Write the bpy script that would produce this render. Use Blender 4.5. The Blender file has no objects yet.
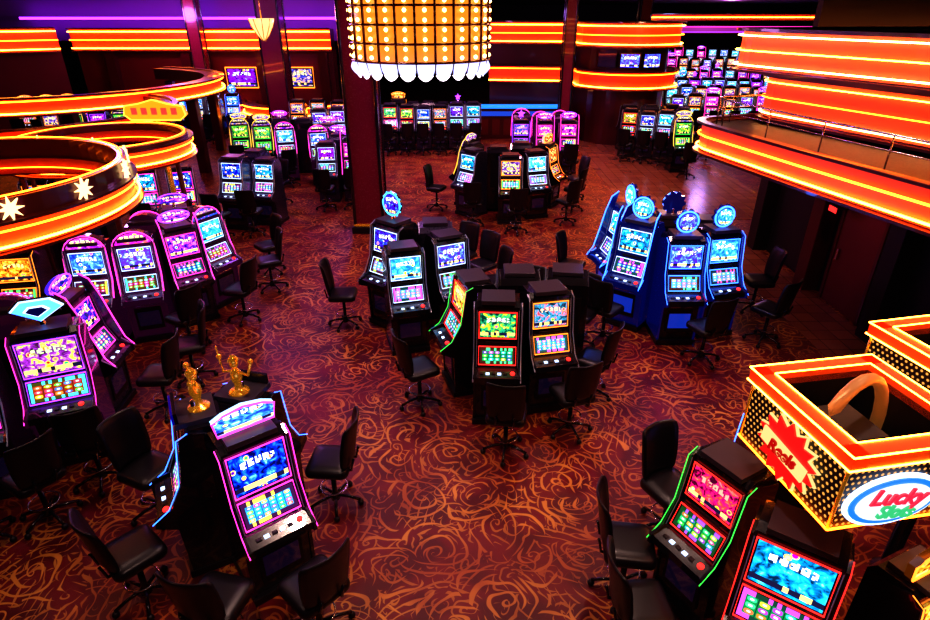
import bpy, random
from math import *
from mathutils import Vector, Matrix
random.seed(7)
S=bpy.context.scene
COL=S.collection

# ------------------------------------------------------------------ materials
def new_mat(name):
    m=bpy.data.materials.new(name); m.use_nodes=True
    nt=m.node_tree
    b=nt.nodes['Principled BSDF']
    return m,nt,b
def pm(name,base,rough=.5,metal=0,emis=None,es=0,coat=0,noise=0):
    m,nt,b=new_mat(name)
    b.inputs['Base Color'].default_value=(*base,1)
    b.inputs['Metallic'].default_value=metal
    b.inputs['Coat Weight'].default_value=coat
    if emis:
        b.inputs['Emission Color'].default_value=(*emis,1)
        b.inputs['Emission Strength'].default_value=es
    n=nt.nodes.new('ShaderNodeTexNoise'); n.inputs['Scale'].default_value=35
    r=nt.nodes.new('ShaderNodeMapRange'); r.inputs['To Min'].default_value=max(0,rough-.06); r.inputs['To Max'].default_value=min(1,rough+.08)
    tc=nt.nodes.new('ShaderNodeTexCoord')
    nt.links.new(tc.outputs['Object'],n.inputs['Vector'])
    nt.links.new(n.outputs['Fac'],r.inputs['Value']); nt.links.new(r.outputs[0],b.inputs['Roughness'])
    return m
class NT:
    def __init__(s,nt): s.nt=nt
    def n(s,t,**k):
        x=s.nt.nodes.new(t)
        for a,b in k.items(): setattr(x,a,b)
        return x
    def l(s,a,b): s.nt.links.new(a,b)
    def math(s,op,a,b=None,c=None):
        x=s.nt.nodes.new('ShaderNodeMath'); x.operation=op
        for i,v in enumerate((a,b,c)):
            if v is None: continue
            if isinstance(v,(int,float)): x.inputs[i].default_value=v
            else: s.l(v,x.inputs[i])
        return x.outputs[0]
    def mix(s,f,a,b):
        x=s.nt.nodes.new('ShaderNodeMix'); x.data_type='RGBA'
        if isinstance(f,(int,float)): x.inputs[0].default_value=f
        else: s.l(f,x.inputs[0])
        for i,v in ((6,a),(7,b)):
            if isinstance(v,tuple): x.inputs[i].default_value=(*v[:3],1)
            else: s.l(v,x.inputs[i])
        return x.outputs[2]
    def smooth(s,v,a,b,to0=0,to1=1):
        x=s.nt.nodes.new('ShaderNodeMapRange'); x.interpolation_type='SMOOTHSTEP'
        s.l(v,x.inputs[0]); x.inputs[1].default_value=a; x.inputs[2].default_value=b
        x.inputs[3].default_value=to0; x.inputs[4].default_value=to1
        return x.outputs[0]
    def hue(s,col,rand,amp):
        h=s.nt.nodes.new('ShaderNodeHueSaturation'); s.l(col,h.inputs['Color'])
        s.l(s.math('ADD',s.math('MULTIPLY',s.math('SUBTRACT',s.math('FRACT',s.math('MULTIPLY',rand,7.3)),.5),amp),.5),h.inputs['Hue'])
        return h.outputs[0]

def reel_mat(name,bg,strength=1.5,cols=5,rows=3,sat=.92,banner=(1,.6,.1)):
    m,nt,b=new_mat(name); N=NT(nt)
    tc=N.n('ShaderNodeTexCoord'); oi=N.n('ShaderNodeObjectInfo')
    sx=N.n('ShaderNodeSeparateXYZ'); N.l(tc.outputs['UV'],sx.inputs[0])
    u,v=sx.outputs[0],sx.outputs[1]
    vv=N.math('DIVIDE',N.math('SUBTRACT',v,.16),.66)
    uu=N.math('MULTIPLY',N.math('DIVIDE',N.math('SUBTRACT',u,.06),.88),cols); vr=N.math('MULTIPLY',vv,rows)
    cx=N.n('ShaderNodeCombineXYZ'); N.l(N.math('FLOOR',uu),cx.inputs[0]); N.l(N.math('FLOOR',vr),cx.inputs[1])
    N.l(N.math('MULTIPLY',oi.outputs['Random'],37),cx.inputs[2])
    wn=N.n('ShaderNodeTexWhiteNoise'); wn.noise_dimensions='3D'; N.l(cx.outputs[0],wn.inputs['Vector'])
    cs=N.n('ShaderNodeSeparateColor'); N.l(wn.outputs['Color'],cs.inputs[0])
    fu=N.math('ABSOLUTE',N.math('SUBTRACT',N.math('FRACT',uu),.5)); fv=N.math('ABSOLUTE',N.math('SUBTRACT',N.math('FRACT',vr),.5))
    ex=N.math('ADD',N.math('MULTIPLY',cs.outputs[1],4),1)
    d=N.math('POWER',N.math('ADD',N.math('POWER',fu,ex),N.math('POWER',fv,ex)),N.math('DIVIDE',1,ex))
    hsv=N.n('ShaderNodeCombineColor'); hsv.mode='HSV'
    N.l(wn.outputs['Value'],hsv.inputs[0]); hsv.inputs[1].default_value=sat; N.l(N.math('ADD',N.math('MULTIPLY',cs.outputs[2],.6),.4),hsv.inputs[2])
    icon=N.smooth(d,.42,.34); core=N.smooth(d,.20,.12)
    c1=N.mix(icon,bg,hsv.outputs[0]); c1=N.mix(core,c1,(1,.95,.7))
    gap=N.smooth(fu,.45,.48)
    c1=N.mix(gap,c1,(.01,.01,.03))
    inb=N.math('MULTIPLY',N.math('MULTIPLY',N.math('GREATER_THAN',vv,0),N.math('LESS_THAN',vv,1)),N.math('MULTIPLY',N.math('GREATER_THAN',u,.06),N.math('LESS_THAN',u,.94)))
    wn2=N.n('ShaderNodeTexWhiteNoise'); wn2.noise_dimensions='1D'
    N.l(N.math('ADD',N.math('FLOOR',N.math('MULTIPLY',u,17)),N.math('MULTIPLY',oi.outputs['Random'],51)),wn2.inputs['W'])
    ban=N.mix(N.math('GREATER_THAN',wn2.outputs['Value'],.62),(.03,.01,.06),banner)
    col=N.mix(inb,N.hue(ban,oi.outputs['Random'],1.0),c1)
    b.inputs['Base Color'].default_value=(.01,.01,.01,1); b.inputs['Roughness'].default_value=.15
    N.l(col,b.inputs['Emission Color']); b.inputs['Emission Strength'].default_value=strength
    return m
def art_mat(name,cols,strength=1.4,title=(1,1,.8),sc=4.6,hue=.16):
    m,nt,b=new_mat(name); N=NT(nt)
    tc=N.n('ShaderNodeTexCoord'); oi=N.n('ShaderNodeObjectInfo')
    mp=N.n('ShaderNodeVectorMath',operation='MULTIPLY_ADD'); N.l(tc.outputs['UV'],mp.inputs[0])
    mp.inputs[1].default_value=(1.6,1.2,1)
    cb=N.n('ShaderNodeCombineXYZ'); N.l(N.math('MULTIPLY',oi.outputs['Random'],23),cb.inputs[2]); N.l(cb.outputs[0],mp.inputs[2])
    nz=N.n('ShaderNodeTexNoise'); nz.inputs['Scale'].default_value=sc; nz.inputs['Detail'].default_value=5; nz.inputs['Distortion'].default_value=.7
    N.l(mp.outputs[0],nz.inputs['Vector'])
    cr=N.n('ShaderNodeValToRGB'); e=cr.color_ramp.elements
    e[0].position=.38; e[0].color=(*cols[0],1); e[1].position=.74; e[1].color=(*cols[-1],1)
    for i,c in enumerate(cols[1:-1]):
        k=e.new(.38+.36*(i+1)/(len(cols)-1)); k.color=(*c,1)
    N.l(nz.outputs['Fac'],cr.inputs[0])
    base=N.hue(cr.outputs[0],oi.outputs['Random'],hue)
    sx=N.n('ShaderNodeSeparateXYZ'); N.l(tc.outputs['UV'],sx.inputs[0])
    u,v=sx.outputs[0],sx.outputs[1]
    vo=N.n('ShaderNodeTexVoronoi'); vo.inputs['Scale'].default_value=2.6; N.l(mp.outputs[0],vo.inputs['Vector'])
    vs=N.n('ShaderNodeHueSaturation'); vs.inputs['Saturation'].default_value=1.6; N.l(vo.outputs['Color'],vs.inputs['Color'])
    emb=N.smooth(vo.outputs['Distance'],.20,.15); ringm=N.smooth(vo.outputs['Distance'],.26,.22)
    base=N.mix(ringm,base,(1,.6,.1)); base=N.mix(emb,base,vs.outputs[0])
    bow=N.math('MULTIPLY',N.math('SINE',N.math('MULTIPLY',u,pi)),.10)
    vl=N.math('SUBTRACT',v,bow)
    cx=N.n('ShaderNodeCombineXYZ'); N.l(N.math('FLOOR',N.math('MULTIPLY',u,28)),cx.inputs[0]); N.l(N.math('FLOOR',N.math('MULTIPLY',vl,20)),cx.inputs[1]); N.l(N.math('MULTIPLY',oi.outputs['Random'],77),cx.inputs[2])
    wn=N.n('ShaderNodeTexWhiteNoise'); wn.noise_dimensions='3D'; N.l(cx.outputs[0],wn.inputs['Vector'])
    gapc=N.math('GREATER_THAN',N.math('FRACT',N.math('MULTIPLY',u,7)),.25)
    reg=N.math('MULTIPLY',N.math('MULTIPLY',N.math('GREATER_THAN',u,.18),N.math('LESS_THAN',u,.82)),N.math('MULTIPLY',N.math('GREATER_THAN',vl,.56),N.math('LESS_THAN',vl,.74)))
    let=N.math('MULTIPLY',N.math('MULTIPLY',reg,gapc),N.math('GREATER_THAN',wn.outputs['Value'],.28))
    col=N.mix(reg,base,N.mix(.5,base,(.02,.01,.05)))
    col=N.mix(let,col,N.hue(N.mix(.0,title,title),oi.outputs['Random'],.3))
    wn2=N.n('ShaderNodeTexWhiteNoise'); wn2.noise_dimensions='1D'
    N.l(N.math('ADD',N.math('FLOOR',N.math('MULTIPLY',u,13)),N.math('MULTIPLY',oi.outputs['Random'],91)),wn2.inputs['W'])
    strip=N.mix(N.math('GREATER_THAN',wn2.outputs['Value'],.5),(.01,.01,.04),(1,.7,.2))
    instrip=N.math('MULTIPLY',N.math('LESS_THAN',v,.20),N.math('GREATER_THAN',v,.07))
    col=N.mix(instrip,col,strip)
    b.inputs['Base Color'].default_value=(.01,.01,.01,1); b.inputs['Roughness'].default_value=.15
    N.l(col,b.inputs['Emission Color']); b.inputs['Emission Strength'].default_value=strength
    return m

BLK=pm('gloss_black',(.013,.011,.018),.20,0,coat=.7)
BLK2=pm('satin_black',(.016,.012,.018),.45)
GREYTOP=pm('cabinet_top_grey',(.06,.05,.075),.35)
CHROME=pm('chrome_trim',(.6,.6,.65),.18,1)
SILVER=pm('brushed_silver_edge',(.42,.42,.5),.3,.9,emis=(.3,.35,.6),es=.06)
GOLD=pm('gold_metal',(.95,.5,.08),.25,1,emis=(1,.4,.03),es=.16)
SILVERBODY=pm('silver_cabinet',(.09,.08,.14),.28,.6,coat=.4)
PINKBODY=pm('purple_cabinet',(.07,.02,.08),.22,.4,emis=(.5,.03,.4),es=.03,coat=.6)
BLUELITBODY=pm('blue_lit_cabinet',(.010,.016,.10),.2,.3,emis=(.01,.04,1),es=.06,coat=.9)  # blue cabinet; slight emission paints in the blue-lit look of its sides
LEATHER=pm('black_leatherette',(.012,.009,.014),.34)
MAROON=pm('maroon_lacquer',(.10,.008,.012),.3,coat=.3)
COLUMNM=pm('column_maroon_gloss',(.22,.018,.055),.25,coat=.6)
DARKRED=pm('dark_red_wall',(.18,.010,.010),.5)
DARKWALL=pm('dark_wall_paint',(.016,.007,.009),.55)
def em(name,c,s): return pm(name,(.02,.02,.02),.4,0,emis=c,es=s)
NEONY=em('neon_amber',(1,.36,.035),17)
NEONO=em('neon_orange',(1,.17,.010),11)
NEONW=em('neon_warm_white',(1,.52,.18),15)
PANELO=pm('orange_lit_panel',(.70,.075,.012),.5,emis=(1,.045,.003),es=.11)
PANELD=pm('dim_orange_panel',(.4,.04,.01),.5,emis=(1,.05,.005),es=.05)
PANELR=pm('red_orange_glass',(.78,.12,.045),.45,emis=(1,.055,.012),es=.24)
G={'pink':em('led_pink',(1,.05,.5),2.6),'blue':em('led_blue',(.04,.16,1),4.5),'cyan':em('led_cyan',(.08,.55,1),2.0),
   'green':em('led_green',(.08,1,.12),1.2),'red':em('led_red',(1,.03,.025),2.0),'purple':em('led_purple',(.35,.05,1),2.8),
   'white':em('led_white',(.5,.65,1),2.0),'orange':em('led_orange',(1,.26,.03),2.3),'yellow':em('led_yellow',(1,.6,.06),1.8)}
REEL=[reel_mat('reels_a',(.01,.04,.35),1.8),reel_mat('reels_b',(.10,.35,.95),1.6,sat=.85),reel_mat('reels_c',(.2,.01,.15)),
      reel_mat('reels_d',(.0,.22,.06)),reel_mat('reels_e',(.3,.04,.0)),reel_mat('reels_f',(.02,.30,.7),1.8,6,4)]
ART=[art_mat('art_blue',[(0,.005,.06),(.0,.05,.6),(.02,.25,1),(.3,.85,1)],1.9),
     art_mat('art_green',[(.0,.03,.01),(.02,.45,.05),(.9,.7,.05),(.8,.05,.02)],1.5,hue=.25),
     art_mat('art_red',[(.06,0,.0),(.8,.03,.01),(1,.4,.05),(.1,.02,.3)],1.6,(1,.85,.25),hue=.12),
     art_mat('art_purple',[(.03,0,.12),(.35,.02,.8),(1,.10,.5),(.1,.6,1)],1.7,(1,.9,.3),hue=.25),
     art_mat('art_gold',[(.02,.01,.05),(.03,.12,.6),(1,.4,.03),(1,.8,.3)],1.5,(1,.9,.4),hue=.3),
     art_mat('art_white',[(.01,.05,.6),(.03,.2,1),(.15,.5,1),(.8,.95,1)],2.0,(.9,.95,1),hue=.1)]
BELLY=pm('smoked_belly_glass',(.02,.015,.03),.12,0,emis=(.1,.05,.3),es=.05,coat=1)
GLOWBELLY=pm('blue_glow_belly',(.01,.02,.1),.12,0,emis=(.02,.10,1),es=.35,coat=1)  # belly panel with added emission, for blue spill at the machine base

# carpet ------------------------------------------------------------
def carpet():
    m,nt,b=new_mat('casino_carpet'); N=NT(nt)
    tc=N.n('ShaderNodeTexCoord')
    def spiral_layer(scale,off,turns,wid,dist,nsc=1.5,lo=.40,hi=.60):
        mp=N.n('ShaderNodeVectorMath',operation='MULTIPLY_ADD'); N.l(tc.outputs['Object'],mp.inputs[0])
        mp.inputs[1].default_value=(scale,scale,0); mp.inputs[2].default_value=(off,off*1.7,0)
        nz=N.n('ShaderNodeTexNoise'); nz.inputs['Scale'].default_value=1.3; nz.inputs['Detail'].default_value=1; N.l(mp.outputs[0],nz.inputs['Vector'])
        s1=N.n('ShaderNodeVectorMath',operation='SUBTRACT'); N.l(nz.outputs['Color'],s1.inputs[0]); s1.inputs[1].default_value=(.5,.5,.5)
        s2=N.n('ShaderNodeVectorMath',operation='MULTIPLY_ADD'); N.l(s1.outputs[0],s2.inputs[0]); s2.inputs[1].default_value=(dist,dist,0); N.l(mp.outputs[0],s2.inputs[2])
        vo=N.n('ShaderNodeTexVoronoi'); vo.voronoi_dimensions='2D'; vo.inputs['Scale'].default_value=1; N.l(s2.outputs[0],vo.inputs['Vector'])
        df=N.n('ShaderNodeVectorMath',operation='SUBTRACT'); N.l(s2.outputs[0],df.inputs[0]); N.l(vo.outputs['Position'],df.inputs[1])
        sp=N.n('ShaderNodeSeparateXYZ'); N.l(df.outputs[0],sp.inputs[0])
        cs=N.n('ShaderNodeSeparateColor'); N.l(vo.outputs['Color'],cs.inputs[0])
        sgn=N.math('SUBTRACT',N.math('MULTIPLY',N.math('GREATER_THAN',cs.outputs[0],.5),2),1)
        ang=N.math('DIVIDE',N.math('ARCTAN2',sp.outputs[1],sp.outputs[0]),2*pi)
        r=N.math('POWER',N.math('ADD',N.math('MULTIPLY',sp.outputs[0],sp.outputs[0]),N.math('MULTIPLY',sp.outputs[1],sp.outputs[1])),.42)
        f=N.math('FRACT',N.math('ADD',N.math('ADD',N.math('MULTIPLY',r,turns),N.math('MULTIPLY',ang,sgn)),cs.outputs[1]))
        t=N.math('ABSOLUTE',N.math('SUBTRACT',f,.5))
        nz2=N.n('ShaderNodeTexNoise'); nz2.inputs['Scale'].default_value=nsc; nz2.inputs['Detail'].default_value=1; N.l(s2.outputs[0],nz2.inputs['Vector'])
        w=N.math('MULTIPLY',N.smooth(nz2.outputs['Fac'],lo,hi),wid)
        x=N.math('SUBTRACT',w,t)
        return N.smooth(x,0,.04)
    a=spiral_layer(1.7,0,4.9,.15,.5,1.7,.35,.59)
    c=spiral_layer(3.5,5.3,3.4,.155,.7,1.3,.41,.59)
    e=spiral_layer(1.15,11.3,9.5,.125,.5,2.2,.43,.61)
    gold=N.math('MAXIMUM',N.math('MAXIMUM',a,N.math('MULTIPLY',c,.75)),N.math('MULTIPLY',e,.8))
    nb=N.n('ShaderNodeTexNoise'); nb.inputs['Scale'].default_value=2.2; N.l(tc.outputs['Object'],nb.inputs['Vector'])
    ground=N.mix(N.smooth(nb.outputs['Fac'],.4,.62),(.10,.003,.010),(.18,.007,.015))
    ng=N.n('ShaderNodeTexNoise'); ng.inputs['Scale'].default_value=1.1; ng.inputs['Detail'].default_value=3; N.l(tc.outputs['Object'],ng.inputs['Vector'])
    gcol=N.mix(N.smooth(ng.outputs['Fac'],.38,.62),(.38,.085,.022),(.62,.26,.045))
    col=N.mix(gold,ground,gcol)
    N.l(col,b.inputs['Base Color'])
    b.inputs['Roughness'].default_value=.40; b.inputs['Specular IOR Level'].default_value=.5
    fn=N.n('ShaderNodeTexNoise'); fn.inputs['Scale'].default_value=160; N.l(tc.outputs['Object'],fn.inputs['Vector'])
    bp=N.n('ShaderNodeBump'); bp.inputs['Strength'].default_value=.25; bp.inputs['Distance'].default_value=.01
    N.l(fn.outputs['Fac'],bp.inputs['Height']); N.l(bp.outputs[0],b.inputs['Normal'])
    return m
CARPET=carpet()
def tile():
    m,nt,b=new_mat('polished_tile'); N=NT(nt)
    tc=N.n('ShaderNodeTexCoord'); br=N.n('ShaderNodeTexBrick'); br.offset=0
    br.inputs['Scale'].default_value=1.6; br.inputs['Color1'].default_value=(.32,.11,.06,1); br.inputs['Color2'].default_value=(.24,.075,.045,1)
    br.inputs['Mortar'].default_value=(.07,.02,.02,1); br.inputs['Mortar Size'].default_value=.01; br.inputs['Row Height'].default_value=.5
    N.l(tc.outputs['Object'],br.inputs['Vector']); N.l(br.outputs['Color'],b.inputs['Base Color'])
    b.inputs['Roughness'].default_value=.22
    return m
TILE=tile()

# ------------------------------------------------------------------ mesh builder
class MB:
    def __init__(s): s.V=[];s.F=[];s.M=[];s.U=[];s.S=[];s.mats=[];s.T=Matrix()
    def add(s,vs,fs,m,uvs=None,sm=False):
        if m not in s.mats: s.mats.append(m)
        k=s.mats.index(m); b=len(s.V)
        s.V+=[tuple(s.T@Vector(v)) for v in vs]
        for i,f in enumerate(fs):
            s.F.append([b+j for j in f]); s.M.append(k); s.S.append(sm)
            s.U.append(uvs[i] if uvs else [(0,0)]*len(f))
    def box(s,c,d,m):
        x,y,z=c;a,b,e=d[0]/2,d[1]/2,d[2]/2
        vs=[(x+i*a,y+j*b,z+k*e) for i in(-1,1) for j in(-1,1) for k in(-1,1)]
        s.add(vs,[(0,1,3,2),(4,6,7,5),(0,4,5,1),(2,3,7,6),(0,2,6,4),(1,5,7,3)],m)
    def prism(s,prof,x0,x1,m):
        n=len(prof)
        vs=[(x0,p[0],p[1]) for p in prof]+[(x1,p[0],p[1]) for p in prof]
        fs=[tuple(range(n)),tuple(range(2*n-1,n-1,-1))]+[(i,i+n,(i+1)%n+n,(i+1)%n) for i in range(n)]
        s.add(vs,fs,m)
    def plate(s,prof,y0,y1,m):
        n=len(prof)
        vs=[(p[0],y0,p[1]) for p in prof]+[(p[0],y1,p[1]) for p in prof]
        fs=[tuple(range(n)),tuple(range(2*n-1,n-1,-1))]+[(i,i+n,(i+1)%n+n,(i+1)%n) for i in range(n)]
        xs=[p[0] for p in prof]; zs=[p[1] for p in prof]
        f=lambda p:((p[0]-min(xs))/(max(xs)-min(xs)),(p[1]-min(zs))/(max(zs)-min(zs)))
        uv=[[f(p) for p in prof],[f(p) for p in prof[::-1]]]+[[(0,0)]*4]*n
        s.add(vs,fs,m,uv)
    def quad(s,p,m): s.add(p,[(0,1,2,3)],m,[[(0,0),(1,0),(1,1),(0,1)]])
    def tube(s,path,r,m,seg=6,closed=False):
        P=[Vector(p) for p in path]; n=len(P); vs=[]
        for i,p in enumerate(P):
            a=P[(i-1)%n] if (closed or i>0) else P[i]; b=P[(i+1)%n] if (closed or i<n-1) else P[i]
            t=(b-a).normalized()
            ref=Vector((0,0,1)) if abs(t.z)<.9 else Vector((1,0,0))
            u=t.cross(ref).normalized(); w=t.cross(u)
            for k in range(seg):
                q=2*pi*k/seg; vs.append(p+u*cos(q)*r+w*sin(q)*r)
        fs=[]
        for i in range(n if closed else n-1):
            for k in range(seg):
                a=i*seg+k;b=i*seg+(k+1)%seg;c=((i+1)%n)*seg+(k+1)%seg;d=((i+1)%n)*seg+k
                fs.append((a,b,c,d))
        if not closed: fs+= [tuple(range(seg)),tuple(range((n-1)*seg+seg-1,(n-1)*seg-1,-1))]
        s.add(vs,fs,m,sm=True)
    def lathe(s,c,prof,m,seg=20):
        vs=[(c[0]+r*cos(2*pi*k/seg),c[1]+r*sin(2*pi*k/seg),c[2]+z) for r,z in prof for k in range(seg)]
        fs=[(i*seg+k,i*seg+(k+1)%seg,(i+1)*seg+(k+1)%seg,(i+1)*seg+k) for i in range(len(prof)-1) for k in range(seg)]
        fs+=[tuple(range(seg-1,-1,-1)),tuple(range((len(prof)-1)*seg,len(prof)*seg))]
        s.add(vs,fs,m,sm=True)
    def sphere(s,c,r,m,seg=10,sc=(1,1,1)):
        prof=[(max(.001,r*sin(pi*i/(seg//2+1))),-r*cos(pi*i/(seg//2+1))) for i in range(seg//2+2)]
        T=s.T.copy(); s.T=T@Matrix.Translation(c)@Matrix.Diagonal((*sc,1)); s.lathe((0,0,0),prof,m,seg); s.T=T
    def sweep(s,path,prof,m,closed=False,sm=False):
        P=[Vector((p[0],p[1])) for p in path]; n=len(P); k=len(prof); vs=[]
        for i,p in enumerate(P):
            a=P[(i-1)%n] if (closed or i>0) else P[i]; b=P[(i+1)%n] if (closed or i<n-1) else P[i]
            t=(b-a).normalized(); nx,ny=t.y,-t.x
            for o,z in prof: vs.append((p.x+nx*o,p.y+ny*o,z))
        fs=[]
        for i in range(n if closed else n-1):
            j=(i+1)%n
            for q in range(k): fs.append((i*k+q,i*k+(q+1)%k,j*k+(q+1)%k,j*k+q))
        if not closed: fs+=[tuple(range(k)),tuple(range((n-1)*k+k-1,(n-1)*k-1,-1))]
        s.add(vs,fs,m,sm=sm)
    def ribbon(s,path,o,z0,z1,m,closed=False,th=.02): s.sweep(path,[(o,z0),(o+th,z0),(o+th,z1),(o,z1)],m,closed)
    def neon(s,path,o,z,r,m,closed=False): s.sweep(path,[(o+r*cos(a*pi/3),z+r*sin(a*pi/3)) for a in range(6)],m,closed,True)
    def mesh(s,name):
        me=bpy.data.meshes.new(name); me.from_pydata(s.V,[],s.F)
        for m in s.mats: me.materials.append(m)
        me.polygons.foreach_set('material_index',s.M); me.polygons.foreach_set('use_smooth',s.S)
        uv=me.uv_layers.new(name='UVMap'); flat=[c for f in s.U for p in f for c in p]
        uv.data.foreach_set('uv',flat); me.update()
        import bmesh
        bm=bmesh.new(); bm.from_mesh(me); bmesh.ops.recalc_face_normals(bm,faces=bm.faces); bm.to_mesh(me); bm.free()
        return me
    def obj(s,name,bevel=0,loc=(0,0,0),rz=0):
        return inst(name,s.mesh(name),loc,rz,bevel)
def inst(name,me,loc,rz=0,bevel=0):
    o=bpy.data.objects.new(name,me); COL.objects.link(o); o.location=loc; o.rotation_euler=(0,0,rz)
    if bevel:
        b=o.modifiers.new('bevel','BEVEL'); b.width=bevel; b.segments=2; b.limit_method='ANGLE'; b.angle_limit=radians(50)
    return o
def arc(cx,cy,r,a0,a1,n): return [(cx+r*cos(radians(a0+(a1-a0)*i/n)),cy+r*sin(radians(a0+(a1-a0)*i/n))) for i in range(n+1)]
def circle(cx,cy,r,n=64): return arc(cx,cy,r,0,360,n)[:-1]

# ------------------------------------------------------------------ slot machines
def panel(mb,lo,hi,hw,scr,frame,fr=.016,out=.012):
    (y0,z0),(y1,z1)=lo,hi
    d=Vector((0,y1-y0,z1-z0)).normalized(); nrm=Vector((0,-d.z,d.y))
    if nrm.y>0: nrm=-nrm
    A=Vector((0,y0,z0))+nrm*out; B=Vector((0,y1,z1))+nrm*out
    e=d*fr; h=hw-fr
    mb.quad([(-h,*(A+e).yz),(h,*(A+e).yz),(h,*(B-e).yz),(-h,*(B-e).yz)],scr)
    pts=[(-hw,*A.yz),(hw,*A.yz),(hw,*B.yz),(-hw,*B.yz)]
    mb.tube([Vector(p)+nrm*.004 for p in pts],fr*.5,frame,6,True)
def machine(glow,lo,up,body=BLK,topper=None,tm=None,w=.57,arch=False,edge=True,frame=None,side=None,wings=None,belly=BELLY,big=False):
    mb=MB(); h=w/2
    prof=[(.33,.0),(.33,1.52),(.27,1.60),(0,1.62),(-.07,1.57),(-.13,1.10),(-.25,.84),(-.42,.79),(-.43,.72),(-.27,.64),(-.24,.10),(-.20,.0)]
    mb.prism(prof,-h+.03,h-.03,body)
    side=side or body
    ck=[(.30,.06),(.30,1.50),(.0,1.60),(-.10,1.56),(-.165,1.10),(-.29,.86),(-.44,.80),(-.45,.71),(-.28,.62),(-.26,.06)]
    for sx in (-1,1): mb.prism(ck,sx*h-(.03 if sx>0 else 0),sx*h+(.03 if sx<0 else 0),side)
    fr=frame or CHROME
    if big: panel(mb,(-.130,1.14),(-.075,1.53),h-.055,up,fr); panel(mb,(-.250,.865),(-.140,1.09),h-.055,lo,fr)
    else:   panel(mb,(-.122,1.18),(-.082,1.51),h-.060,up,fr); panel(mb,(-.243,.875),(-.150,1.075),h-.060,lo,fr)
    mb.box((0,-.146,1.125),(w*.5,.02,.03),BLK2)
    for i in range(5): mb.box((-.18+.07*i,-.35,.812),(.045,.035,.015),G['white'] if i%2 else BLK2)
    mb.lathe((.19,-.34,.80),[(.03,0),(.03,.02),(.025,.03)],G['red'],12)
    mb.box((0,-.258,.40),(w*.66,.02,.38),BLK2)
    mb.box((0,-.272,.40),(w*.55,.006,.24),belly)
    mb.box((0,-.268,.62),(w*.55,.01,.010),CHROME)
    mb.box((.17,-.262,.66),(.05,.02,.03),CHROME)
    mb.box((0,.07,1.635),(w*.7,.34,.05),GREYTOP)
    mb.box((0,.02,.04),(w+.02,.62,.08),BLK2)
    for z in (.5,.56,.62): mb.box((0,.335,z),(w*.5,.012,.02),BLK2)
    mb.box((0,.337,1.0),(w*.7,.012,.7),BLK2)
    em_=glow if edge else SILVER
    for sx in (-1,1):
        mb.tube([(sx*h,y-.010,z) for y,z in ((-.455,.76),(-.30,.87),(-.175,1.10),(-.11,1.56),(-.01,1.61))],.005 if edge else .009,em_)
        mb.tube([(sx*(h-.035),y-.012,z) for y,z in ((-.27,.86),(-.165,1.10),(-.10,1.55))],.004,SILVER)
    if wings:
        for sx in (-1,1):
            mb.prism([(-.30,.86),(-.34,.95),(-.27,1.2),(-.20,1.5),(-.12,1.72),(-.02,1.80),(-.06,1.6),(-.12,1.3),(-.17,1.1)],sx*h-.012,sx*h+.012,side)
            mb.tube([(sx*h,y,z) for y,z in ((-.45,.78),(-.36,.90),(-.28,1.2),(-.21,1.5),(-.13,1.73),(-.02,1.81))],.009,wings)
    if arch:
        pts=[(-h-.01,-.30,.84),(-h-.02,-.19,1.1),(-h-.01,-.12,1.45)]+[(-(h+.01)*cos(a*pi/10),-.08+.02*sin(a*pi/10),1.50+.26*sin(a*pi/10)) for a in range(1,10)]+[(h+.01,-.12,1.45),(h+.02,-.19,1.1),(h+.01,-.30,.84)]
        mb.tube(pts,.009,glow,8)
        mb.plate([(-(h-.03)*cos(a*pi/10),1.53+.20*sin(a*pi/10)) for a in range(11)],-.07,-.04,tm or BELLY)
        mb.plate([(-(h)*cos(a*pi/10),1.50+.25*sin(a*pi/10)) for a in range(11)],-.045,.12,side)
    t=topper; tm=tm or up
    if t: mb.lathe((0,.08,1.62),[(.05,0),(.03,.02),(.03,.12)],CHROME,10)
    if t=='disc':
        for r,y,m in ((.17,.06,BLK),(.145,.04,tm)):
            mb.plate([(r*cos(a*pi/12),1.88+r*sin(a*pi/12)) for a in range(24)],y,y+.04,m)
        mb.tube([(.165*cos(a*pi/12),.05,1.88+.165*sin(a*pi/12)) for a in range(24)],.014,glow,6,True)
        for k in range(12): mb.sphere((.18*cos(k*pi/6),.06,1.88+.18*sin(k*pi/6)),.014,glow,6)
    if t=='gear':
        pr=[]
        for a in range(40):
            r=.185 if a%4<2 else .155
            pr.append((r*cos(a*pi/20),1.82+r*sin(a*pi/20)))
        mb.plate(pr,.06,.10,BLUELITBODY)
        mb.tube([(.15*cos(a*pi/12),.045,1.82+.15*sin(a*pi/12)) for a in range(24)],.014,glow,6,True)
        mb.plate([(.12*cos(a*pi/12),1.82+.12*sin(a*pi/12)) for a in range(24)],.03,.06,tm)
    if t=='oval':
        mb.plate([(.24*cos(a*pi/12),1.79+.09*sin(a*pi/12)) for a in range(24)],.05,.10,tm)
        mb.tube([(.24*cos(a*pi/12),.045,1.79+.09*sin(a*pi/12)) for a in range(24)],.011,glow,6,True)
    if t=='sign':
        sg=[(-.24,1.68),(.24,1.68),(.26,1.82),(.17,1.86),(0,1.89),(-.17,1.86),(-.26,1.82)]
        mb.plate(sg,.04,.10,tm); mb.tube([(x,.035,z) for x,z in sg],.010,glow,6,True)
    if t=='diamond':
        for k,y,m in ((1,.06,BLK),(.9,.04,G['white']),(.82,.02,G['blue']),(.45,.0,G['white']),(.36,-.01,BLUELITBODY)):
            mb.plate([(x*k,1.84+z*k) for x,z in ((-.28,.02),(-.16,.13),(.16,.13),(.28,.02),(0,-.15))],y,y+.03,m)
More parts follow.
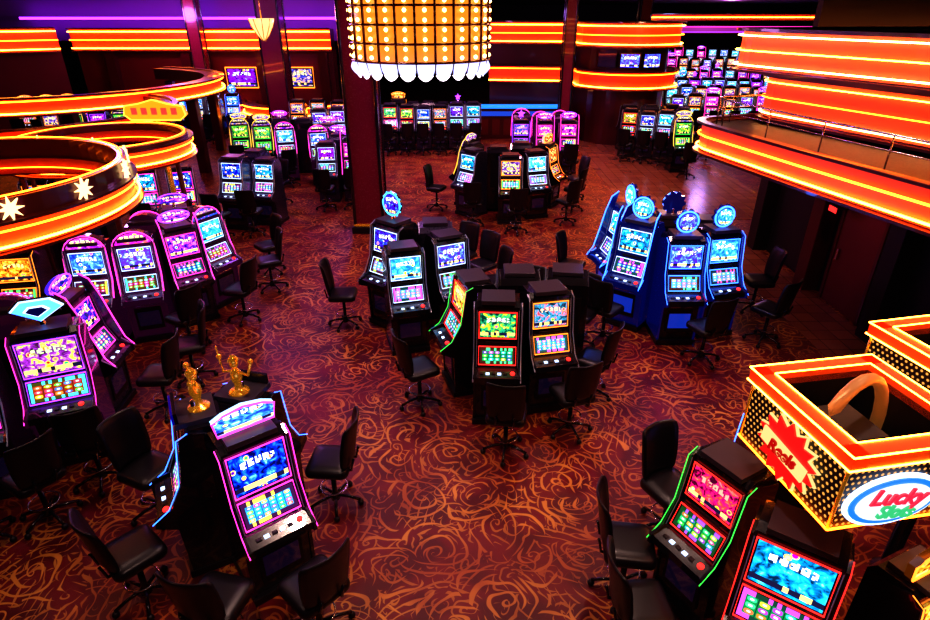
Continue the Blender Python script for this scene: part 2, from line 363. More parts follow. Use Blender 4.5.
    if t=='star':
        pr=[((.13 if a%2==0 else .06)*sin(a*pi/5),1.82+(.13 if a%2==0 else .06)*cos(a*pi/5)) for a in range(10)]
        mb.plate(pr,.04,.1,glow)
    if t=='figure':
        mb.T=Matrix.Translation((0,.02,-.33))@Matrix.Diagonal((1.2,1.2,1.2,1))
        mb.lathe((0,.08,1.64),[(.08,0),(.08,.03),(.035,.05),(.025,.09),(.045,.15),(.042,.20),(.016,.24)],GOLD,12)
        mb.sphere((0,.08,1.92),.036,GOLD)
        mb.lathe((0,.08,1.945),[(.045,0),(.04,.02),(.015,.05)],GOLD,8)
        for sx in (-1,1):
            mb.tube([(sx*.03,.08,1.85),(sx*.11,.08,1.83),(sx*.14,.06,1.94)],.012,GOLD)
            mb.sphere((sx*.14,.06,1.95),.022,GOLD)
        mb.tube([(.14,.06,1.88),(.15,.06,2.04)],.007,GOLD)
        mb.T=Matrix()
        mb.box((0,-.10,1.70),(.34,.03,.10),tm); mb.box((0,-.08,1.70),(.37,.03,.13),BLK)
    return mb.mesh('slot_machine')

MT={
 'a':machine(G['red'],REEL[3],ART[1],BLK,None,frame=G['red'],edge=False),
 'b':machine(G['orange'],REEL[5],ART[4],BLK,None,edge=False,frame=G['orange']),
 'c':machine(G['cyan'],REEL[1],ART[0],BLK,'disc',ART[0],edge=False,frame=G['white']),
 'd':machine(G['white'],REEL[1],ART[5],BLK,None,frame=G['white'],edge=False),
 'e':machine(G['blue'],REEL[0],ART[0],BLUELITBODY,'gear',ART[5],frame=G['white'],side=BLUELITBODY,wings=G['blue'],belly=GLOWBELLY),
 'f':machine(G['blue'],REEL[1],ART[5],BLK,'gear',ART[5],frame=G['blue'],belly=GLOWBELLY,side=BLUELITBODY),
 'g':machine(G['pink'],REEL[4],ART[5],PINKBODY,None,frame=G['white'],arch=True,side=PINKBODY,tm=ART[3],edge=False),
 'h':machine(G['purple'],REEL[0],ART[3],SILVERBODY,'oval',ART[3],frame=G['pink'],wings=G['pink'],edge=False),
 'i':machine(G['pink'],REEL[4],ART[4],BLK,'diamond',frame=G['purple'],w=.68,side=PINKBODY,big=True),
 'j':machine(G['pink'],REEL[5],ART[0],BLK,None,w=.60,frame=G['pink'],big=True,edge=False),
 'r':machine(G['pink'],REEL[5],ART[0],BLK,'sign',ART[5],w=.60,frame=G['pink'],big=True,edge=True),
 'k':machine(G['blue'],REEL[2],ART[2],BLK,'figure',ART[3],frame=CHROME),
 'l':machine(G['green'],REEL[3],ART[2],BLK,None,frame=G['red'],w=.58),
 'q':machine(G['red'],REEL[3],ART[0],BLK,None,frame=G['red'],w=.64,big=True),
 'm':machine(G['orange'],REEL[4],ART[2],BLK,'sign',ART[2],frame=G['orange']),
 'n':machine(G['cyan'],REEL[0],ART[0],SILVERBODY,None,ART[4],frame=G['white'],edge=False),
 'o':machine(G['purple'],REEL[5],ART[3],BLK,'star',frame=G['purple']),
 'p':machine(G['yellow'],REEL[3],ART[1],BLK,'oval',ART[4],frame=G['green'],arch=True,edge=False),
}
def M(t,x,y,a=0,s=1):
    o=inst('slot_machine',MT[t],(x,y,0),radians(a),.006 if y<13 else 0); o.scale=(s,s,s); return o

# ------------------------------------------------------------------ chair
def chair_mesh():
    mb=MB()
    def rr(w,d,r,n=4):
        p=[]
        for cx,cy,a in ((w-r,d-r,0),(-w+r,d-r,90),(-w+r,-d+r,180),(w-r,-d+r,270)):
            for i in range(n+1): p.append((cx+r*cos(radians(a+90*i/n)),cy+r*sin(radians(a+90*i/n))))
        return p
    def loft(rings,m):
        n=len(rings[0]); vs=[v for r in rings for v in r]
        fs=[(i*n+k,i*n+(k+1)%n,(i+1)*n+(k+1)%n,(i+1)*n+k) for i in range(len(rings)-1) for k in range(n)]
        fs+=[tuple(range(n)),tuple(range((len(rings)-1)*n,len(rings)*n))]
        mb.add(vs,fs,m,sm=True)
    loft([[(x*k,y*k,z) for x,y in rr(.23,.22,.07)] for k,z in ((.86,.52),(.98,.535),(1,.57),(.97,.60),(.86,.62),(.5,.625))],LEATHER)
    rings=[]
    for z,wd,th,yo in ((.60,.17,.025,.215),(.66,.20,.038,.23),(.80,.215,.042,.25),(.98,.22,.040,.28),(1.08,.22,.036,.30),(1.13,.212,.028,.315),(1.145,.19,.012,.32)):
        ring=[]; N=9
        for i in range(N+1):
            x=-wd+2*wd*i/N; ring.append((x,yo-.08*(x/.25)**2+th*.5,z))
        for i in range(N+1):
            x=wd-2*wd*i/N; ring.append((x*.98,yo-.08*(x/.25)**2-th*.5,z))
        rings.append(ring)
    loft(rings,LEATHER)
    for sx in (-.1,.1): mb.tube([(sx,.10,.53),(sx,.24,.56),(sx,.27,.70)],.014,BLK)
    mb.box((0,0,.50),(.22,.22,.05),BLK2)
    mb.lathe((0,0,.07),[(.05,0),(.045,.06),(.026,.10),(.026,.42)],BLK,14)
    for k in range(5):
        a=2*pi*k/5+.3; c,s_=cos(a),sin(a)
        mb.tube([(0,0,.12),(.15*c,.15*s_,.105),(.27*c,.27*s_,.07)],.017,BLK,6)
        mb.sphere((.27*c,.27*s_,.033),.033,BLK2,8)
    mb.tube([(.14*cos(a*pi/8),.14*sin(a*pi/8),.24) for a in range(16)],.008,CHROME,6,True)
    return mb.mesh('casino_chair')
CH=chair_mesh()
def chair(x,y,tx,ty,j=0):
    a=atan2(tx-x,-(ty-y))+radians(j)
    return inst('casino_chair',CH,(x,y,0),a)
J=lambda:random.uniform(-15,15)

# ------------------------------------------------------------------ place machines
M('a',.40,6.34,-3); M('b',1.04,6.62,12); M('l',.03,7.02,-72); M('b',.72,7.32,180); M('a',1.38,7.34,172)
for c in ((-.60,6.50,.1,7.0),(1.72,6.72,1.1,7.0),(1.30,5.94,1.1,6.7),(.48,5.55,.42,6.4),(1.0,8.3,.8,7.5),(1.75,8.05,1.4,7.4)): chair(*c,j=J())
M('d',-.90,8.10,16); M('d',-.26,8.62,26); M('c',-1.18,8.90,-38,1.08); M('n',-.50,9.36,185)
for c in ((-2.0,8.75,-1.1,9),(.30,10.0,-.3,9.4),(-.05,10.5,-.4,9.6),(.48,9.25,-.3,8.9)): chair(*c,j=J())
M('f',3.32,8.38,0,1.05); M('f',3.98,8.64,12,1.05); M('e',2.76,8.92,-38,1.08); M('e',2.72,9.66,-80,1.08); M('f',3.42,9.5,180,1.05); M('n',4.10,9.5,170)
for c in ((1.95,10.0,2.7,9.8),(4.75,8.2,4.1,8.8),(5.05,9.3,4.3,9.3),(3.55,7.62,3.4,8.5),(2.2,8.25,2.7,9.0),(3.6,10.6,3.5,9.6)): chair(*c,j=J())
M('g',-5.66,8.28,12); M('g',-5.05,8.48,20); M('h',-4.62,9.04,40); M('g',-4.48,9.72,62); M('g',-5.30,9.4,190); M('h',-5.12,10.1,205)
for c in ((-3.65,10.2,-4.4,9.9),(-4.25,7.95,-4.9,8.6),(-3.75,8.95,-4.6,9.2),(-3.9,11.0,-4.5,10.4)): chair(*c,j=J())
M('i',-4.58,5.62,24); M('j',-5.12,5.02,25); M('h',-4.80,6.45,95); M('g',-5.4,6.2,200)
for c in ((-3.9,6.35,-4.6,6.5),(-4.05,5.05,-4.6,5.7),(-4.3,4.5,-5,5.1),(-3.85,7.1,-4.7,6.6),(-4.75,4.2,-5.2,5.0)): chair(*c,j=J())
M('r',-1.78,3.88,38,.98); M('k',-2.42,4.16,-62,.98); M('k',-2.04,4.60,165,.96)
for c in ((-2.85,3.58,-2.5,4.2),(-1.38,4.72,-2.1,4.7),(-1.22,3.25,-1.8,4.0),(-1.95,3.12,-1.9,4.0),(-3.2,4.6,-2.6,4.3)): chair(*c,j=J())
M('l',2.06,3.58,-60,.95); M('q',2.28,2.86,-36,.95); M('m',3.08,2.66,24,.85); M('k',2.75,4.15,170,.95)
for c in ((2.0,4.34,2.2,3.9),(1.42,3.66,2.1,3.6),(1.38,3.06,2.2,3.1)): chair(*c,j=random.uniform(-12,12))
M('n',.15,14.9,-45); M('b',1.10,14.3,0); M('d',1.75,14.75,18); M('b',.85,15.4,180); M('m',2.2,15.7,60); M('p',.1,15.8,-120); M('a',1.5,15.9,175)
for c in ((-.75,15.3,.1,15),(2.85,15.2,2.2,15.6),(1.2,13.4,1.1,14.2),(.2,13.95,.3,14.8),(2.5,14.1,1.9,14.9),(3.1,16.3,2.3,16)): chair(*c)
def row(types,x0,y0,x1,y1,n,a,ch=True,s=1):
    for i in range(n):
        t=i/(n-1) if n>1 else 0
        x=x0+(x1-x0)*t;y=y0+(y1-y0)*t
        M(random.choice(types),x,y,a,s*random.uniform(.95,1.03))
        if ch:
            d=.95; chair(x+sin(radians(a))*d,y-cos(radians(a))*d,x,y,random.uniform(-20,20))
row('pp',-7.1,19.2,-6.3,18.9,2,10); row('hg',-5.5,18.5,-4.4,18.1,2,15); row('nh',-3.75,16.2,-3.05,16.3,2,5)
row('anh',-6.9,20.4,-4.3,19.2,4,190); row('oh',-3.6,17.3,-2.95,17.3,2,180)
row('nb',-5.45,13.9,-4.8,14.2,2,-10); row('nj',-7.2,13.1,-6.5,13.4,2,20); row('n',-5.2,14.9,-5.2,14.9,1,170)
row('nadnbm',-2.8,23.0,.3,23.2,6,2); row('nabmo',-2.6,24.3,.3,24.3,6,182,False); row('pnb',-5.2,21.9,-3.9,21.9,3,8)
row('ohoh',1.8,19.6,3.3,19.4,3,0); row('gamn',1.9,20.7,3.2,20.7,3,180)
row('ffnc',-12.3,25.2,-10.2,25.2,4,5); row('nnfo',-12.3,26.5,-9.9,26.5,4,5,False)
row('nand',5.9,21.9,7.0,21.3,3,-20); row('pn',7.0,19.6,7.0,19.6,1,0); row('bn',7.8,21.8,7.8,21.8,1,60); row('and',6.1,23.0,7.6,22.8,3,180)
row('nabdn',9.0,29.3,14.4,29.3,9,0,False); row('ndocn',9.3,32.6,17,32.6,13,0,False); row('nbdh',9.0,26.3,12.5,26.0,6,-10)
row('nbho',12,38,22,38,14,0,False); row('bndh',14,46,26,46,15,0,False,1.1); row('ndho',15,54,26.5,54,13,0,False,1.2)
row('nbpo',-14.5,21.5,-11.2,21.5,5,10); row('pbn',-9.0,12.2,-8.2,12.6,2,10); row('pag',-8.9,10.2,-8.1,10.4,2,10); row('m',-6.55,8.0,-6.55,8.0,1,10,False)
row('mpn',-17,24,-14.5,24,4,10); row('nbh',-6.5,24.0,-4.9,24.0,3,0)

# ------------------------------------------------------------------ room shell
def slab(name,c,d,m):
    mb=MB(); mb.box((0,0,0),d,m); return mb.obj(name,0,c)
slab('floor',(2,29,-.05),(54,68,.1),CARPET)
slab('floor_tile_aisle',(6.4,22.4,.004),(4.2,16,.008),TILE)
slab('floor_tile_border',(6.0,4.8,.004),(1.0,18,.008),TILE)
slab('floor_tile_cross_aisle',(1,26.4,.004),(8,2.4,.009),TILE)
CEILM=pm('ceiling_paint',(.05,.012,.02),.5)
slab('ceiling',(2,29,5.35),(54,68,.1),CEILM)
slab('wall_left',(-24.4,29,2.65),(.2,68,5.3),DARKWALL)
slab('wall_back',(2,63,2.65),(54,.2,5.3),DARKWALL)
slab('wall_front',(2,-5,2.65),(54,.2,5.3),DARKWALL)
slab('wall_right_far',(28.6,38,2.65),(.2,50,5.3),DARKWALL)
mb=MB(); mb.box((6.75,3.9,1.25),(.2,17.6,2.5),DARKWALL)
for i,y in enumerate((-3,-.6,1.8,4.2,6.2,8.25,10.3,12.4)): mb.box((6.5,y,1.25),(.3,.34,2.5),DARKWALL if i%2 else MAROON)
mb.obj('wall_right',.01)
mb=MB(); mb.box((0,0,0),(.06,1.2,1.9),DARKRED)
for y in (-.56,.56): mb.box((-.04,y,0),(.03,.08,1.9),MAROON)
mb.box((-.04,0,.9),(.03,1.2,.08),MAROON); mb.box((-.05,.4,-.05),(.05,.04,.2),CHROME)
mb.obj('door_1',.005,(6.6,9.3,.95))
mb=MB(); mb.box((0,0,0),(.06,.26,.12),BLK2); mb.box((-.034,0,0),(.01,.22,.09),G['red']); mb.box((.13,0,0),(.22,.03,.03),BLK2); mb.obj('exit_sign',.004,(6.3,9.75,1.70))
slab('wall_right_return',(17.7,12.9,2.65),(21.6,.2,5.3),DARKWALL)

# ------------------------------------------------------------------ neon fascias
def fascia(mb,path,z0,z1,closed=False,dep=.35,panelm=PANELO,body=MAROON,lines=3,r=.018,neons=(NEONY,NEONO,NEONY),off=.07,lo=.12,hi=.88):
    mb.sweep(path,[(-dep,z0),(0,z0),(0,z1),(-dep,z1)],body,closed)
    h=z1-z0
    mb.ribbon(path,.001,z0+h*.03,z1-h*.03,panelm,closed)
    mb.sweep(path,[(-.02,z1),(off+.05,z1),(off+.05,z1+.04),(-.02,z1+.04)],body,closed)
    mb.sweep(path,[(-.02,z0-.04),(off+.05,z0-.04),(off+.05,z0),(-.02,z0)],body,closed)
    for i in range(lines):
        z=z0+h*(lo+(hi-lo)*(i/(lines-1) if lines>1 else .5))
        mb.neon(path,off,z,r,neons[i%len(neons)],closed)
low=[(6.0,1.5),(5.6,4.0),(5.15,6.1),(4.62,8.1),(4.12,10.2)]+arc(4.62,10.45,.5,200,90,8)[1:]+[(5.3,11.2),(6.3,11.6)]
low=low[::-1]
mb=MB(); fascia(mb,low,2.56,3.0,dep=.12,panelm=PANELR,lines=2,neons=(NEONY,NEONO),r=.015,lo=.15,hi=.60)
mb.obj('balcony_fascia')
mb=MB()
ins=[(x+.16,y-.02) for x,y in low]
mb.add([(x,y,2.98) for x,y in ins]+[(10,1.5,2.98)]+[(x,y,2.9) for x,y in ins]+[(10,1.5,2.9)],
  [tuple(range(len(low)+1)),tuple(range(2*len(low)+1,len(low),-1))],BLK2)
mb.obj('balcony_deck')
mb=MB()
mb.neon(low,-.20,3.40,.016,CHROME)
mb.neon(low,-.20,3.22,.007,CHROME)
for k in range(len(low)-1):
    (x0,y0),(x1,y1)=low[k],low[k+1]; L=hypot(x1-x0,y1-y0); n=max(1,int(L/.8)); tx,ty=(x1-x0)/L,(y1-y0)/L
    for i in range(0,n):
        if L<.3 and k%2: continue
        x=x0+(x1-x0)*i/n-ty*.2; y=y0+(y1-y0)*i/n+tx*.2
        mb.tube([(x,y,2.98),(x,y,3.40)],.010,CHROME)
mb.obj('balcony_railing')
mid=[(7.6,2.0),(6.85,5.9),(6.2,8.0),(5.25,10.6)]+arc(5.75,10.75,.5,200,100,6)[1:]+[(7.5,11.5),(11,12.4)]
mid=mid[::-1]
mb=MB(); fascia(mb,mid,3.07,3.72,dep=.3,panelm=PANELR,lines=3,neons=(NEONW,NEONO,NEONY),r=.010)
mb.obj('mezzanine_glow_wall')
up=[(7.3,2.5),(6.45,6.4),(5.85,8.3),(4.85,10.9)]+arc(5.4,11.1,.58,200,80,8)[1:]+[(7.5,12.0),(11,12.5)]
up=up[::-1]
mb=MB(); fascia(mb,up,3.82,4.42,dep=1.0,panelm=PANELR,lines=3,neons=(NEONW,NEONY,NEONW),r=.011,off=.09)
mb.obj('mezzanine_upper_fascia')

def star(mb,cx,cy,r,ang,z,R,m):
    T=mb.T.copy()
    mb.T=T@Matrix.Translation((cx+(r+.03)*cos(ang),cy+(r+.03)*sin(ang),z))@Matrix.Rotation(ang+pi/2,4,'Z')
    mb.plate([((R if a%2==0 else R*.38)*sin(a*pi/8),(R if a%2==0 else R*.38)*cos(a*pi/8)) for a in range(16)],-.02,.01,m)
    mb.T=T
STAR=em('star_bulbs',(1,.66,.3),2.0)
def ring(cx,cy,r,z,hh,stars):
    mb=MB(); P=circle(cx,cy,r,72)
    mb.sweep(P,[(-.10,z),(0,z),(0,z+hh),(-.10,z+hh)],MAROON,True)
    mb.ribbon(P,.002,z+.01,z+.28,PANELR,True)
    mb.sweep(P,[(0,z-.03),(.11,z-.03),(.11,z),(0,z)],MAROON,True); mb.sweep(P,[(0,z+.28),(.09,z+.28),(.09,z+.31),(0,z+.31)],MAROON,True)
    mb.neon(P,.07,z+.06,.014,NEONY,True); mb.neon(P,.07,z+.22,.011,NEONO,True); mb.neon(P,-.05,z+hh+.02,.009,NEONO,True)
    mb.ribbon(P,-.125,z+.02,z+.24,PANELD,True); mb.neon(P,-.18,z+.12,.008,NEONO,True)
    if stars:
        for a in range(0,360,26): star(mb,cx,cy,r,radians(a-12),z+.42,.13,STAR)
    for a in (150,235,60): mb.tube([(cx+(r-.05)*cos(radians(a)),cy+(r-.05)*sin(radians(a)),0),(cx+(r-.05)*cos(radians(a)),cy+(r-.05)*sin(radians(a)),z)],.05,MAROON,10)
    mb.obj('neon_ring_canopy')
ring(-6.36,6.98,2.08,2.50,.52,True)
ring(-6.45,10.7,1.42,2.38,.36,False)
mb=MB(); P=arc(-13.2,20.2,5.0,-120,75,60)
fascia(mb,P,2.36,2.74,dep=.5,lines=2,neons=(NEONY,NEONO),r=.020,off=.1); mb.obj('curved_neon_fascia')
for a in (-100,-55,-10,35,70):
    mb=MB(); mb.box((0,0,1.15),(.3,.3,2.30),MAROON); mb.obj('bar_post',.02,(-13.2+4.75*cos(radians(a)),20.2+4.75*sin(radians(a)),0))
mb=MB(); P=arc(-10.5,14.8,3.2,-90,60,40)
fascia(mb,P,2.3,2.6,dep=.2,lines=1,neons=(NEONO,),r=.02)
for a in (-60,0,45): mb.tube([(-10.5+3.1*cos(radians(a)),14.8+3.1*sin(radians(a)),0),(-10.5+3.1*cos(radians(a)),14.8+3.1*sin(radians(a)),2.3)],.05,MAROON,10)
mb.obj('curved_neon_fascia')
mb=MB(); mb.tube([(0,0,0),(0,0,2.8)],.05,GOLD,10)
sg=[(-.62,2.85),(-.5,2.75),(.5,2.75),(.62,2.85),(.58,3.02),(.3,3.06),(0,3.14),(-.3,3.06),(-.58,3.02)]
mb.plate(sg,-.06,.06,em('sign_yellow',(1,.42,.02),.9)); mb.tube([(x,-.07,z) for x,z in sg],.015,G['yellow'],6,True)
for x in (-.4,-.2,0,.2,.4): mb.box((x,-.075,2.92),(.11,.02,.13),G['red'])
mb.obj('marquee_sign',0,(-6.25,12.45,0))

mb=MB(); P=[(-17.0,28),(-5.8,28)]
mb.box((-11.4,28.6,1.6),(11.2,.8,3.2),DARKRED)
fascia(mb,P,3.2,4.05,dep=.8,lines=3,panelm=PANELO,r=.024,off=.14)
for x in (-15.5,-12.2,-8.9,-6.2): mb.box((x,28.1,1.6),(.4,.4,3.2),MAROON)
mb.obj('bar_building')
for x in (-9.9,-7.4):
    mb=MB(); mb.box((0,0,0),(1.3,.1,.8),BLK); mb.quad([(-.6,-.06,-.35),(.6,-.06,-.35),(.6,-.06,.35),(-.6,-.06,.35)],ART[0 if x<-8 else 4]); mb.tube([(-.68,-.07,-.42),(.68,-.07,-.42),(.68,-.07,.42),(-.68,-.07,.42)],.03,G['orange'],6,True)
    mb.obj('wall_screen',0,(x,28.1,2.1))
mb=MB(); P=arc(-7.6,27.9,2.2,180,360,24); fascia(mb,P,.75,1.15,dep=.5,lines=2,panelm=PANELO,r=.026,off=.1); mb.sweep(P,[(-.5,0),(-.1,0),(-.1,.75),(-.5,.75)],MAROON); mb.obj('bar_counter')
mb=MB(); P=[(-22.6,24),(-17.2,27.4)]
fascia(mb,P,3.2,4.1,dep=.5,lines=3,r=.024,off=.14); mb.sweep(P,[(-.5,0),(-.3,0),(-.3,3.2),(-.5,3.2)],DARKRED); mb.obj('bar_building')
mb=MB(); mb.box((0,0,0),(16,.15,.10),em('cove_purple',(.45,.04,1),4)); mb.obj('cove_light',0,(-12,29.6,4.45))
slab('wall_upper_back',(-12,30.2,4.4),(22,.1,1.8),pm('purple_wall',(.35,.12,.5),.6))

mb=MB(); P=[(1.0,26.5),(4.4,26.0)]+arc(6.3,25.2,1.95,200,400,28)+[(7.8,29)]
fascia(mb,P,3.55,4.35,dep=.6,lines=3,r=.018,off=.12); fascia(mb,P,2.1,2.7,dep=.6,lines=2,r=.020,off=.12)
mb.sweep(P,[(-.7,0),(-.35,0),(-.35,3.6),(-.7,3.6)],MAROON)
mb.obj('bar_building')
for a in (235,262,289):
    mb=MB(); mb.box((0,0,0),(.72,.08,.5),BLK); mb.quad([(-.33,-.05,-.22),(.33,-.05,-.22),(.33,-.05,.22),(-.33,-.05,.22)],BELLY if a==235 else ART[5])
    mb.obj('wall_screen',0,(6.3+1.75*cos(radians(a)),25.2+1.75*sin(radians(a)),3.1),radians(a+90))
mb=MB(); mb.box((0,0,.6),(3.4,.6,1.2),MAROON); mb.box((0,0,1.24),(3.6,.8,.06),em('counter_blue_glow',(.02,.25,1),1.3)); mb.box((0,-.33,1.0),(3.4,.02,.18),em('counter_blue_front',(.02,.12,.9),.6))
for i in range(7): mb.box((-1.4+.47*i,-.31,.46),(.3,.02,.6),DARKRED)
mb.obj('bar_counter',0,(2.2,25.4,0))
mb=MB(); fascia(mb,[(8.5,42),(27,42)],3.5,3.9,lines=2,panelm=em('magenta_panel',(.7,.05,.6),.4),neons=(G['purple'],G['pink'])); mb.obj('distant_fascia')
mb=MB(); fascia(mb,[(9.0,34.5),(22,34.5)],4.3,4.6,lines=1,panelm=PANELD); mb.obj('distant_fascia')

def column(x,y,w,m=MAROON):
    mb=MB(); mb.box((0,0,2.65),(w,w,5.3),m); mb.box((0,0,.08),(w+.16,w+.16,.16),BLK2); mb.box((0,0,.2),(w+.08,w+.08,.06),GOLD)
    for sx in (-1,1):
        for sy in (-1,1): mb.box((sx*w*.5,sy*w*.5,2.65),(.07,.07,5.3),BLK)
    mb.obj('column',.02,(x,y,0))
column(-2.26,13.7,.66,COLUMNM); column(-7.3,24.7,.8,COLUMNM); column(3.9,24.3,.4,COLUMNM); column(-11.4,27.6,.5,COLUMNM); column(8.4,30.9,.5)

def chandelier(x,y,z0,R,rows=5,n=24):
    mb=MB()
    amb=em('amber_glass',(1,.27,.02),.95); bul=em('amber_bulb',(1,.60,.18),7); pet=em('petal_glass',(.46,.48,1),1.7); tip=em('petal_tip',(1,.85,1),2.5)
    hgt=5.3-z0-.05; rh=hgt/rows
    mb.lathe((0,0,z0),[(R-.04,0),(R-.04,hgt)],amb,48)
    for i in range(rows+1): mb.neon(circle(0,0,R,48),0,z0+i*rh,.018,MAROON,True)
    for k in range(n):
        a=2*pi*k/n; c,s_=cos(a),sin(a); mb.tube([(R*c,R*s_,z0),(R*c,R*s_,z0+hgt)],.020,MAROON)
        a+=pi/n; c,s_=cos(a),sin(a)
        for i in range(rows*2): mb.sphere((R*c,R*s_,z0+(i+.5)*rh/2),.028,bul,6)
        T=mb.T.copy(); mb.T=Matrix.Translation((R*.98*c,R*.98*s_,z0-.01))@Matrix.Rotation(a+pi/2,4,'Z')
        w=R*pi/n*.96
        vs=[];NU,NV=6,5
        for v_ in range(NV+1):
            for u_ in range(NU+1):
                t=-1+2*u_/NU; q=v_/NV
                vs.append((w*t*(1-.22*q*q),-.07*cos(t*pi/2)*sin(q*pi)+.06*q,-.22*q*(1-.32*t*t*q)))
        mb.add(vs,[(j*(NU+1)+i,j*(NU+1)+i+1,(j+1)*(NU+1)+i+1,(j+1)*(NU+1)+i) for j in range(NV) for i in range(NU)],pet,sm=True)
        mb.tube([vs[NV*(NU+1)+i] for i in range(NU+1)],.010,tip)
        mb.tube([vs[j*(NU+1)] for j in range(NV+1)],.010,MAROON)
        mb.T=T
    mb.lathe((0,0,z0-.10),[(R*.7,.1),(R*.5,.0),(R*.1,-.04)],pet,32)
    mb.obj('chandelier',0,(x,y,0))
chandelier(-.66,9.6,4.08,1.02)
chandelier(-3.4,24,3.55,.45,3,12)
mb=MB(); mb.lathe((0,0,0),[(.03,-.42),(.14,-.3),(.26,-.1),(.32,.06),(.30,.08)],em('pendant_glass',(1,.5,.2),1.5),20)
for k in range(10): mb.tube([(.03*cos(k*pi/5),.03*sin(k*pi/5),-.43),(.15*cos(k*pi/5),.15*sin(k*pi/5),-.3),(.27*cos(k*pi/5),.27*sin(k*pi/5),-.1),(.33*cos(k*pi/5),.33*sin(k*pi/5),.07)],.01,GOLD)
mb.tube([(0,0,0),(0,0,.8)],.015,GOLD); mb.obj('pendant_lamp',0,(-5.05,16.3,4.48))

# ------------------------------------------------------------------ box signs
def dotmat():
    m,nt,b=new_mat('bulb_studded_panel'); N=NT(nt)
    tc=N.n('ShaderNodeTexCoord'); sp=N.n('ShaderNodeSeparateXYZ'); N.l(tc.outputs['UV'],sp.inputs[0])
    row_=N.math('FLOOR',N.math('MULTIPLY',sp.outputs[1],13))
    u=N.math('SUBTRACT',N.math('FRACT',N.math('ADD',N.math('MULTIPLY',sp.outputs[0],22),N.math('MULTIPLY',row_,.5))),.5)
    v=N.math('SUBTRACT',N.math('FRACT',N.math('MULTIPLY',sp.outputs[1],13)),.5)
    d=N.math('SQRT',N.math('ADD',N.math('MULTIPLY',u,u),N.math('MULTIPLY',v,v)))
    k=N.smooth(d,.30,.20)
    b.inputs['Base Color'].default_value=(.01,.006,.004,1)
    N.l(N.mix(k,(0,0,0),(1,.48,.10)),b.inputs['Emission Color']); b.inputs['Emission Strength'].default_value=.8
    return m
DOT=dotmat()
RIM=pm('orange_sign_rim',(.75,.10,.025),.4,emis=(1,.09,.01),es=.24)
def sign_box(mb,z0,z1,W_):
    hw=W_/2
    for i in range(4):
        mb.T=Matrix.Rotation(i*pi/2,4,'Z')
        mb.quad([(-hw,-hw,z0),(hw,-hw,z0),(hw,-hw,z1),(-hw,-hw,z1)],DOT)
        mb.quad([(-hw+.08,-hw+.08,z0),(hw-.08,-hw+.08,z0),(hw-.08,-hw+.08,z1),(-hw+.08,-hw+.08,z1)],BLK2)
        mb.plate([(-hw-.03,z1-.05),(hw+.03,z1-.05),(hw+.03,z1+.05),(-hw-.03,z1+.05)],-hw-.03,-hw+.08,RIM)
        for z in (z1-.05,z1+.05): mb.tube([(-hw-.035,-hw-.035,z),(hw+.035,-hw-.035,z)],.006,NEONY)
        mb.tube([(-hw+.08,-hw+.08,z1+.055),(hw-.08,-hw+.08,z1+.055)],.005,NEONY)
        mb.tube([(-hw-.01,-hw-.01,z0),(hw+.01,-hw-.01,z0)],.008,NEONO)
        mb.tube([(-hw,-hw,z0),(-hw,-hw,z1)],.012,GOLD)
    mb.T=Matrix()
    mb.box((0,0,z0+.02),(W_-.02,W_-.02,.03),BLK2)
    mb.lathe((0,0,0),[(.12,0),(.12,.05),(.06,.1),(.06,z0)],BLK,16)
mb=MB(); z0,z1=1.84,2.38
HW=.46
sign_box(mb,z0,z1,.92)
mb.box((-.05,.05,z0+.2),(.38,.38,.36),BLK2)
mb.tube([(.02+.34*cos(a*pi/12),.06+.10*cos(a*pi/12),z0+.20+.50*sin(a*pi/12)) for a in range(0,13)],.042,pm('copper_tube',(.70,.36,.16),.4,.3,emis=(1,.4,.1),es=.10),10)
RED=em('badge_red',(.75,.01,.01),1.0); CREAM=em('badge_cream',(1,.70,.28),.9)
mb.T=Matrix.Rotation(-pi/2,4,'Z')
mb.plate([(.02+(.28 if a%2 else .20)*cos(a*pi/14)*1.06,2.08+(.25 if a%2 else .18)*sin(a*pi/14)) for a in range(28)],-HW-.03,-HW-.01,CREAM)
mb.plate([(.02+(.265 if a%2 else .19)*cos(a*pi/14)*1.06,2.08+(.235 if a%2 else .17)*sin(a*pi/14)) for a in range(28)],-HW-.045,-HW-.03,RED)
mb.plate([(-.20,2.04),(.22,2.00),(.24,2.11),(-.19,2.15)],-HW-.06,-HW-.045,CREAM)
mb.T=Matrix(); bx=-.10
for rx,rz,y,m in ((.33,.20,-HW-.03,G['white']),(.305,.175,-HW-.04,em('badge_blue',(.02,.25,.9),.9)),(.265,.14,-HW-.05,em('badge_white',(.8,.9,1),.9))):
    mb.plate([(bx+rx*cos(a*pi/16),2.04+rz*sin(a*pi/16)) for a in range(32)],y,y+.02,m)
sb=mb.obj('slot_bank_sign',0,(2.62,3.19,0),radians(10))
def text(s,loc,rot,size,m,par):
    cu=bpy.data.curves.new('lettering','FONT'); cu.body=s; cu.size=size; cu.extrude=.006; cu.align_x='CENTER'; cu.align_y='CENTER'; cu.shear=.25; cu.offset=.004
    o=bpy.data.objects.new('lettering',cu); COL.objects.link(o); cu.materials.append(m); o.parent=par; o.location=loc; o.rotation_euler=rot
text('Lucky',(bx,-HW-.06,2.09),(pi/2,.1,0),.165,em('badge_letter_red',(.9,.03,.08),1),sb); text('Slots',(bx+.02,-HW-.06,1.97),(pi/2,.1,0),.135,em('badge_letter_green',(.05,.5,.2),1),sb)
text('Reels',(-HW-.068,-.02,2.075),(pi/2,-.05,-pi/2),.12,em('badge_text',(.7,.0,.0),.6),sb)
mb=MB(); sign_box(mb,z0,z1,1.0)
mb.obj('slot_bank_sign',0,(3.95,3.86,0),radians(12))

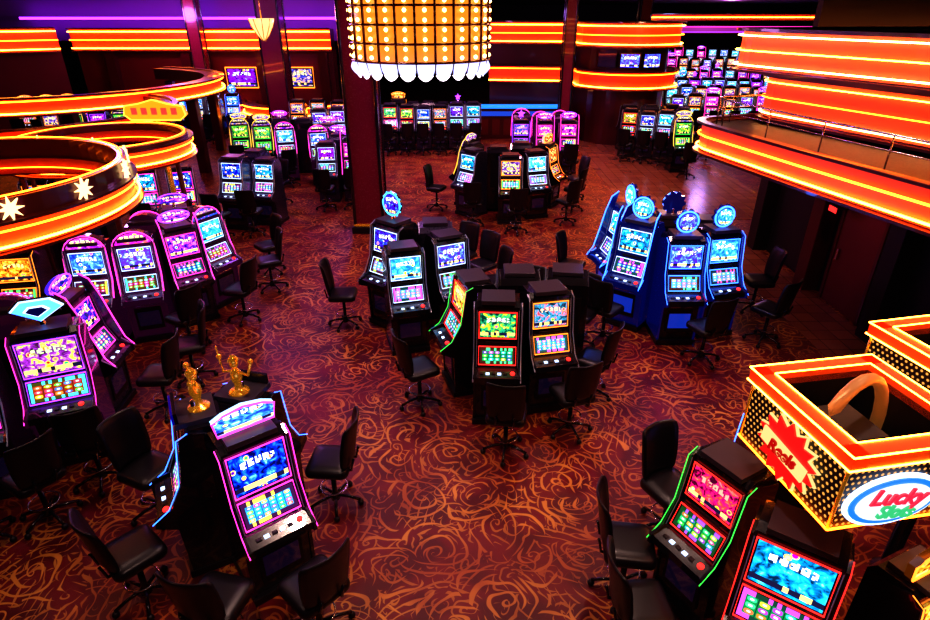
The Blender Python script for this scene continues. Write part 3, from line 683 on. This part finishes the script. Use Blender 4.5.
# ------------------------------------------------------------------ lights
def spot(x,y,z,e,c,ang=98,r=.12):
    l=bpy.data.lights.new('downlight','SPOT'); l.energy=e; l.color=c; l.spot_size=radians(ang); l.spot_blend=1; l.shadow_soft_size=r
    o=bpy.data.objects.new('downlight',l); COL.objects.link(o); o.location=(x,y,z)
def point(x,y,z,e,c,r=.3):
    l=bpy.data.lights.new('added_glow_light','POINT'); l.energy=e; l.color=c; l.shadow_soft_size=r  # unseen point lamp without a fixture, added for coloured glow
    o=bpy.data.objects.new('added_glow_light',l); COL.objects.link(o); o.location=(x,y,z)
for y in (2.2,5.2,8.2,11.5,15,18.5,22.5):
    for x in (-4.2,-1.4,1.5,4.3):
        e=225 if y<16 else 340
        if x<-4: e*=.5
        if y<3: e*=.85
        spot(x+random.uniform(-.4,.4),y+random.uniform(-.5,.5),5.2,e,(1,.66,.56) if y<7 else ((1,.58,.60) if y<14 else (1,.52,.68)))
for x,y,c,e in ((-9,15,(.6,.3,1),80),(-9,22,(.5,.2,1),160),(-12,26,(.6,.2,1),130),(12,30,(.4,.4,1),130),(16,40,(.7,.2,.9),300),(-3,19,(.55,.22,1),230),(-4.5,13,(.5,.22,1),150),(7,19,(1,.5,.3),250),(-11,25.5,(1,.25,.15),120)):
    point(x,y,4.6,e,c)  # added high fills that tint and brighten the farther floor
for y in (6,9,11.5): spot(6.0,y,2.5,14,(1,.45,.35),130,.05)  # unseen weak reddish spots added under the balcony to bring up the door
point(3.5,7.6,1.9,12,(.08,.2,1),.1); point(2.1,9.1,1.9,12,(.08,.2,1),.1); point(-1.2,13.0,4.3,40,(.9,.35,1),.2); point(-4.4,8.0,1.6,4,(1,.1,.6),.1)  # added blue and pink spill by the machines, one glow beside the column
W=bpy.data.worlds.new('World'); S.world=W; W.use_nodes=True
W.node_tree.nodes['Background'].inputs[0].default_value=(.35,.2,.45,1); W.node_tree.nodes['Background'].inputs[1].default_value=.008

# ------------------------------------------------------------------ camera
cd=bpy.data.cameras.new('camera'); cam=bpy.data.objects.new('camera',cd); COL.objects.link(cam)
cam.location=(0,0,4.7); cam.rotation_euler=(radians(90)-atan(298/590),0,0)
cd.sensor_width=36; cd.lens=36*590/930; cd.clip_end=200; cd.clip_start=.05
S.camera=cam
S.view_settings.view_transform='Standard'
try: S.view_settings.look='High Contrast'
except Exception: pass
